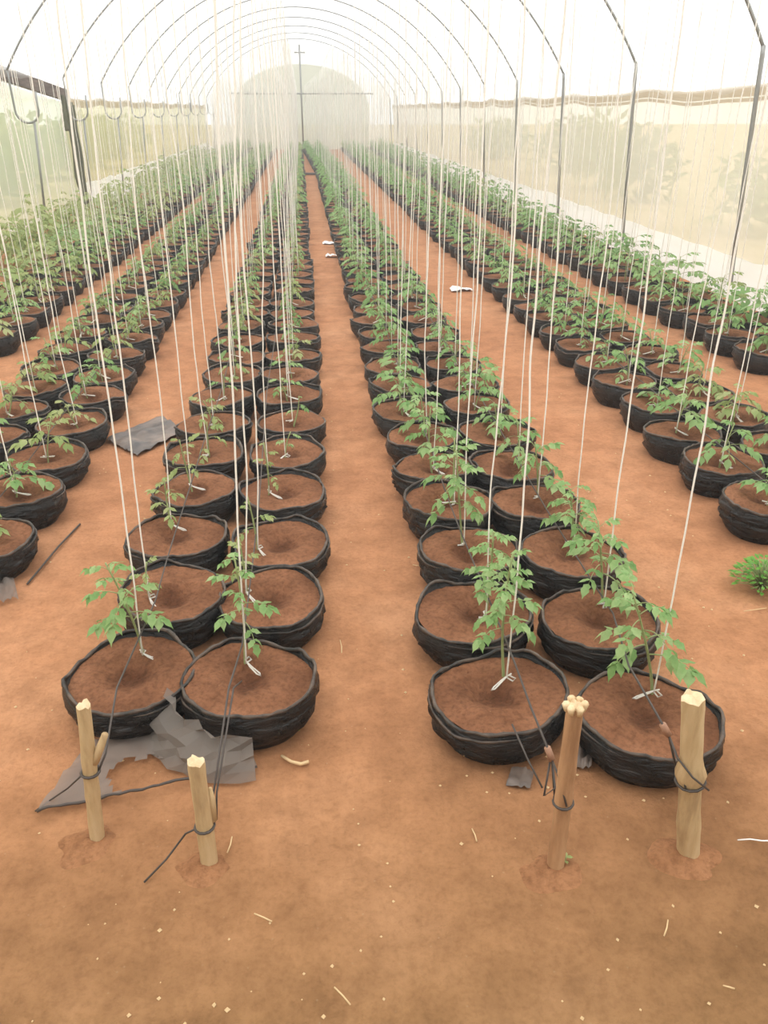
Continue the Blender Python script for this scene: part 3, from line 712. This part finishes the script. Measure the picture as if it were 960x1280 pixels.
m = MB(); m.tube([(-.10, 22.3, .05), (.4, 22.3, .045), (.5, 22.35, .05)], .03, 8)
tag(m.build('cross_pipe', M_line), 'dark pipe laid across the middle path near the far end', 'pipe')

# ------------------------------------------------------------------ loose sheets
def sheet(name, label, quad, nu, nv, mat, amp, seed, edge=None):
    q = [Vector(p) for p in quad]
    def fn(u, v):
        p = (q[0] * (1 - u) + q[1] * u) * (1 - v) + (q[3] * (1 - u) + q[2] * u) * v
        return p + Vector((0, 0, .008 + amp * abs(nz(u * 3.3 + seed, v * 3.1)) + amp * .5 * abs(nz(u * 8, v * 8, seed))))
    m = MB(); m.grid(fn, nu, nv); o = m.build(name, mat, None); tag(o, label, 'plastic sheet'); return o, fn
gs = empty('clear_sheet', (-.40, 1.6, 0)); tag(gs, 'torn grey see-through sheet lying before the front left bags', 'plastic sheet')
q0, q1, q2, q3 = onz(48, 1020), onz(322, 964), onz(300, 915), onz(112, 932)
def shf(u, v):
    p = (q0 * (1 - u) + q1 * u) * (1 - v) + (q3 * (1 - u) + q2 * u) * v
    return p + Vector((.40, -1.6, .012 + .022 * abs(nz(u * 4.1, v * 3.1, 2)) + .012 * abs(nz(u * 11, v * 7, 3)))) 
m = MB(); m.grid(shf, 44, 16)
keep = []
for f in m.f:                                            # a tear where the soil shows
    c_ = sum((Vector(m.v[i]) for i in f), Vector()) / 4 + Vector((-.40, 1.6, 0)); px, py, _ = proj(c_)
    tear = ((px - 195) / 62) ** 2 + ((py - 972) / 26) ** 2 + .5 * nz(px * .05, py * .05)
    if tear > 1: keep.append(f)
m.f = keep; m.m = [0] * len(keep); m.build('film', M_grey, gs)
m = MB(); m.tube([Vector(shf(u, .0)) + Vector((0, 0, .003)) for u in np.linspace(0, 1, 40)], [.0035 + .002 * nz(k * .5, 4) for k in range(40)], 6); m.build('rolled_edge', M_line, gs)
# the same kind of film still hanging over the front of the second bag
m = MB(); bx, by = FIX['B', 0]
def wrap(u, v):
    a = math.radians(-170 + 86 * u); r = .190 + .085 * (1 - v) ** 1.4 * (1 - .45 * u) + .045 * nz(u * 5 + v * 2, v * 3, 1) + .02
    top = .142 - .035 * u + .015 * nz(u * 6, 3)
    return (bx + r * math.cos(a), by + r * math.sin(a), .01 + (top - .01) * v + .006 * nz(u * 9, v * 5, 8))
m.grid(wrap, 10, 5)
tag(m.build('film_wrap', M_grey, None, False), 'crumpled grey film hanging over the front of the second bag', 'plastic sheet')
sheet('plastic_flap', 'dusty grey plastic flap spread flat on the path left of the bags', [onz(132, 552), onz(172, 572), onz(232, 540), onz(200, 522)], 16, 12, M_flap, .03, 4)
sheet('plastic_scrap', 'crumpled grey plastic scrap at the left edge of the picture', [onz(-14, 762), onz(24, 752), onz(18, 726), onz(-10, 730)], 12, 10, M_grey, .05, 6)
m = MB(); m.tube([onz(100, 655, .006), onz(74, 682, .008), onz(54, 706, .006), onz(34, 730, .005)], .004, 6); tag(m.build('loose_line', M_line), 'thin dark line lying on soil beside the second row leftward', 'line')
sheet('plastic_scrap', 'small dark plastic scrap beneath the front bag right of the path', [onz(632, 985), onz(662, 990), onz(668, 968), onz(640, 962)], 8, 6, M_flap, .025, 9)
sheet('plastic_scrap', 'dark plastic tatter between the two front bags right of the path', [onz(712, 962), onz(738, 966), onz(736, 936), onz(716, 932)], 8, 6, M_flap, .05, 12)

# ------------------------------------------------------------------ weeds and litter
def weed(name, px, label, n, L, spread, up, mat, seed):
    p = onz(*px); t = empty(name, p); tag(t, label, 'weed'); R = random.Random(seed); me = MB(); me.add(*leaflet_pts(1, .55, .2, .1, 5)); me = me.mesh('leaf', mat)
    m = MB()
    for i in range(n):
        a = i * 2.4 + R.uniform(-.3, .3); r = spread * math.sqrt((i + .3) / n); h = up * (1 - .6 * (i / n)) * R.uniform(.6, 1.1)
        tip = Vector((r * math.cos(a), r * math.sin(a), h)); m.tube([(0, 0, -.005), tip * .5 + Vector((0, 0, h * .15)), tip], .0015, 4)
        o = link('leaf', me, t); o.matrix_local = leaf_mat(tip, a, R.uniform(-.1, .6), L * R.uniform(.7, 1.2))
    m.build('stem', M_stem, t)
parts = []
for _ in range(130):
    y = 8.5 + 20 * rnd.random() ** 1.3; x = rnd.uniform(-3.35, -2.75); q = rnd.uniform(.9, 1.9)
    parts.append(xf(rnd.choice(lowfol), (x, y, -.01), rnd.uniform(0, 6.28), (q, q, q * rnd.uniform(1, 1.5))))
tag(join('weed_patch', parts, [M_stem, M_leafy]), 'tangled pale green weeds growing along the foot of the left wall', 'weeds', None, 'stuff')
weed('weed_seedling', (363, 914), 'tiny bright green star-shaped weed beside the film-wrapped front bag', 6, .034, .012, .035, M_weed, 1)
weed('weed_clump', (950, 735), 'bright green clump of small-leaved weed at the right edge', 150, .026, .095, .11, M_weed, 2)
weed('weed_sprout', (706, 1078), 'yellow-green sprout at the foot of the splintered stake', 5, .016, .008, .02, M_leafy, 3)
def stick(name, pts, r, mat, label, cat, group=None):
    m = MB(); P = [onz(x, y, .004 + z) for x, y, z in pts]; m.tube(P, [r * (.7 + .5 * abs(nz(k * .9, pts[0][0]))) for k in range(len(P))], 6); return tag(m.build(name, mat), label, cat, group)
stick('twig', [(352, 945, .0), (364, 952, .008), (376, 955, .004), (386, 952, .006)], .006, M_straw, 'pale curled twig on soil below the tiny green weed', 'twig')
stick('twig', [(922, 1050, 0), (938, 1049, .006), (952, 1051, .004), (968, 1051, .0)], .0022, M_white, 'thin white twig lying at the right edge', 'twig')
ST = [((418, 1234), (438, 1256), 'near the bottom edge'), ((590, 1036), (596, 1052), 'left of the splintered stake'), ((318, 1142), (340, 1152), 'below the short stake'), ((290, 1046), (284, 1066), 'right of the short stake'),
      ((425, 800), (427, 816), 'on the middle path'), ((835, 1150), (830, 1170), 'below the thick stake'), ((516, 706), (526, 708), 'left of the inner column'), ((904, 1232), (918, 1236), 'at the bottom right'), ((566, 915), (580, 945), 'beside the front bag'), ((930, 764), (958, 760), 'below the weed clump')]
for (a, b_, wh) in ST:
    stick('straw', [(a[0], a[1], 0), ((a[0] + b_[0]) / 2 + 1, (a[1] + b_[1]) / 2, .005), (b_[0], b_[1], .0)], .0022, M_straw, 'dry straw bit lying on the soil ' + wh, 'straw', 'straw bits on the soil')
def scrap(px, s, label):
    p = onz(*px); m = MB(); m.grid(lambda u, v: (p.x + s * (u - .5) * 1.5, p.y + s * (v - .5), .008 + s * .35 * abs(nz(u * 3, v * 3, px[0]))), 7, 6); tag(m.build('paper_scrap', M_white), label, 'paper')
scrap((576, 363), .13, 'crumpled white scrap on the path right of the centre rows'); scrap((413, 305), .13, 'white scrap on the middle path, farther of two'); scrap((417, 321), .12, 'white scrap on the middle path, nearer of two')
m = MB(); R = random.Random(5)
for _ in range(420):
    y = .75 + 4.2 * R.random() ** 1.6; x = R.uniform(-1.3, 1.6); s = R.uniform(.0015, .0055); p = Vector((x, y, gz(x, y) + s * .3))
    m.add([p + Vector((s * math.cos(a) * R.uniform(.7, 1.3), s * math.sin(a), 0)) for a in (0, 1.57, 3.14, 4.71)] + [p + Vector((0, 0, s * .8))], [(0, 1, 4), (1, 2, 4), (2, 3, 4), (3, 0, 4)])
tag(m.build('soil_crumbs', M_straw, None, False), 'pale crumbs and grit strewn over the red soil', 'crumbs', None, 'stuff')
# turned, redder soil around the feet of the stakes
M_turned = earth('turned_earth', [(.3, (.30, .135, .065)), (.5, (.355, .168, .08)), (.7, (.40, .20, .10))], (.74, .72, .70), False, .8)
for S, wh, sc in ((S1, 'thin split pale stake', .085), (S2, 'short pale stake', .07), (S3, 'reddish splintered stake', .085), (S4, 'thick knobbly stake', .085)):
    m = MB(); NA = 28; vs = [(0, 0, .007)]
    for j in range(1, 9):
        for i in range(NA):
            a = 2 * PI * i / NA; q = j / 8; rr = sc * q * (1 + .35 * nz(math.cos(a) * 1.4 + S[1].x * 9, math.sin(a) * 1.4, 2))
            x, y = rr * math.cos(a) - .015, rr * math.sin(a) * .75 - .012
            vs.append((x, y, max(-.02, .009 * (1 - q * q) + .008 * nz(x * 34, y * 34, S[1].x * 7) * (1 - q) - .012 * q ** 3)))
    m.add(vs, [(0, 1 + i, 1 + (i + 1) % NA) for i in range(NA)] + [(1 + j * NA + i, 1 + (j + 1) * NA + i, 1 + (j + 1) * NA + (i + 1) % NA, 1 + j * NA + (i + 1) % NA) for j in range(7) for i in range(NA)])
    o = m.build('turned_soil', M_turned); o.location = S[1]; tag(o, 'patch of turned red soil around the foot of the ' + wh, 'soil', None, 'stuff')
# ------------------------------------------------------------------ even white haze filling the tunnel (box a little larger than the house)
hz = bpy.data.materials.new('white_haze'); hz.use_nodes = True; N = hz.node_tree.nodes; L = hz.node_tree.links; N.remove(N['Principled BSDF'])
v = N.new('ShaderNodeVolumeScatter'); v.inputs['Color'].default_value = (1, 1, .97, 1); v.inputs['Density'].default_value = .014; v.inputs['Anisotropy'].default_value = .3
L.new(v.outputs[0], N['Material Output'].inputs['Volume'])
m = MB(); m.box((0, (Y0 + Y1) / 2, 2.1), (8.9, Y1 - Y0 + 2, 4.8)); o = m.build('haze', hz, None, False); tag(o, 'faint white haze filling the tunnel', 'haze', None, 'stuff')
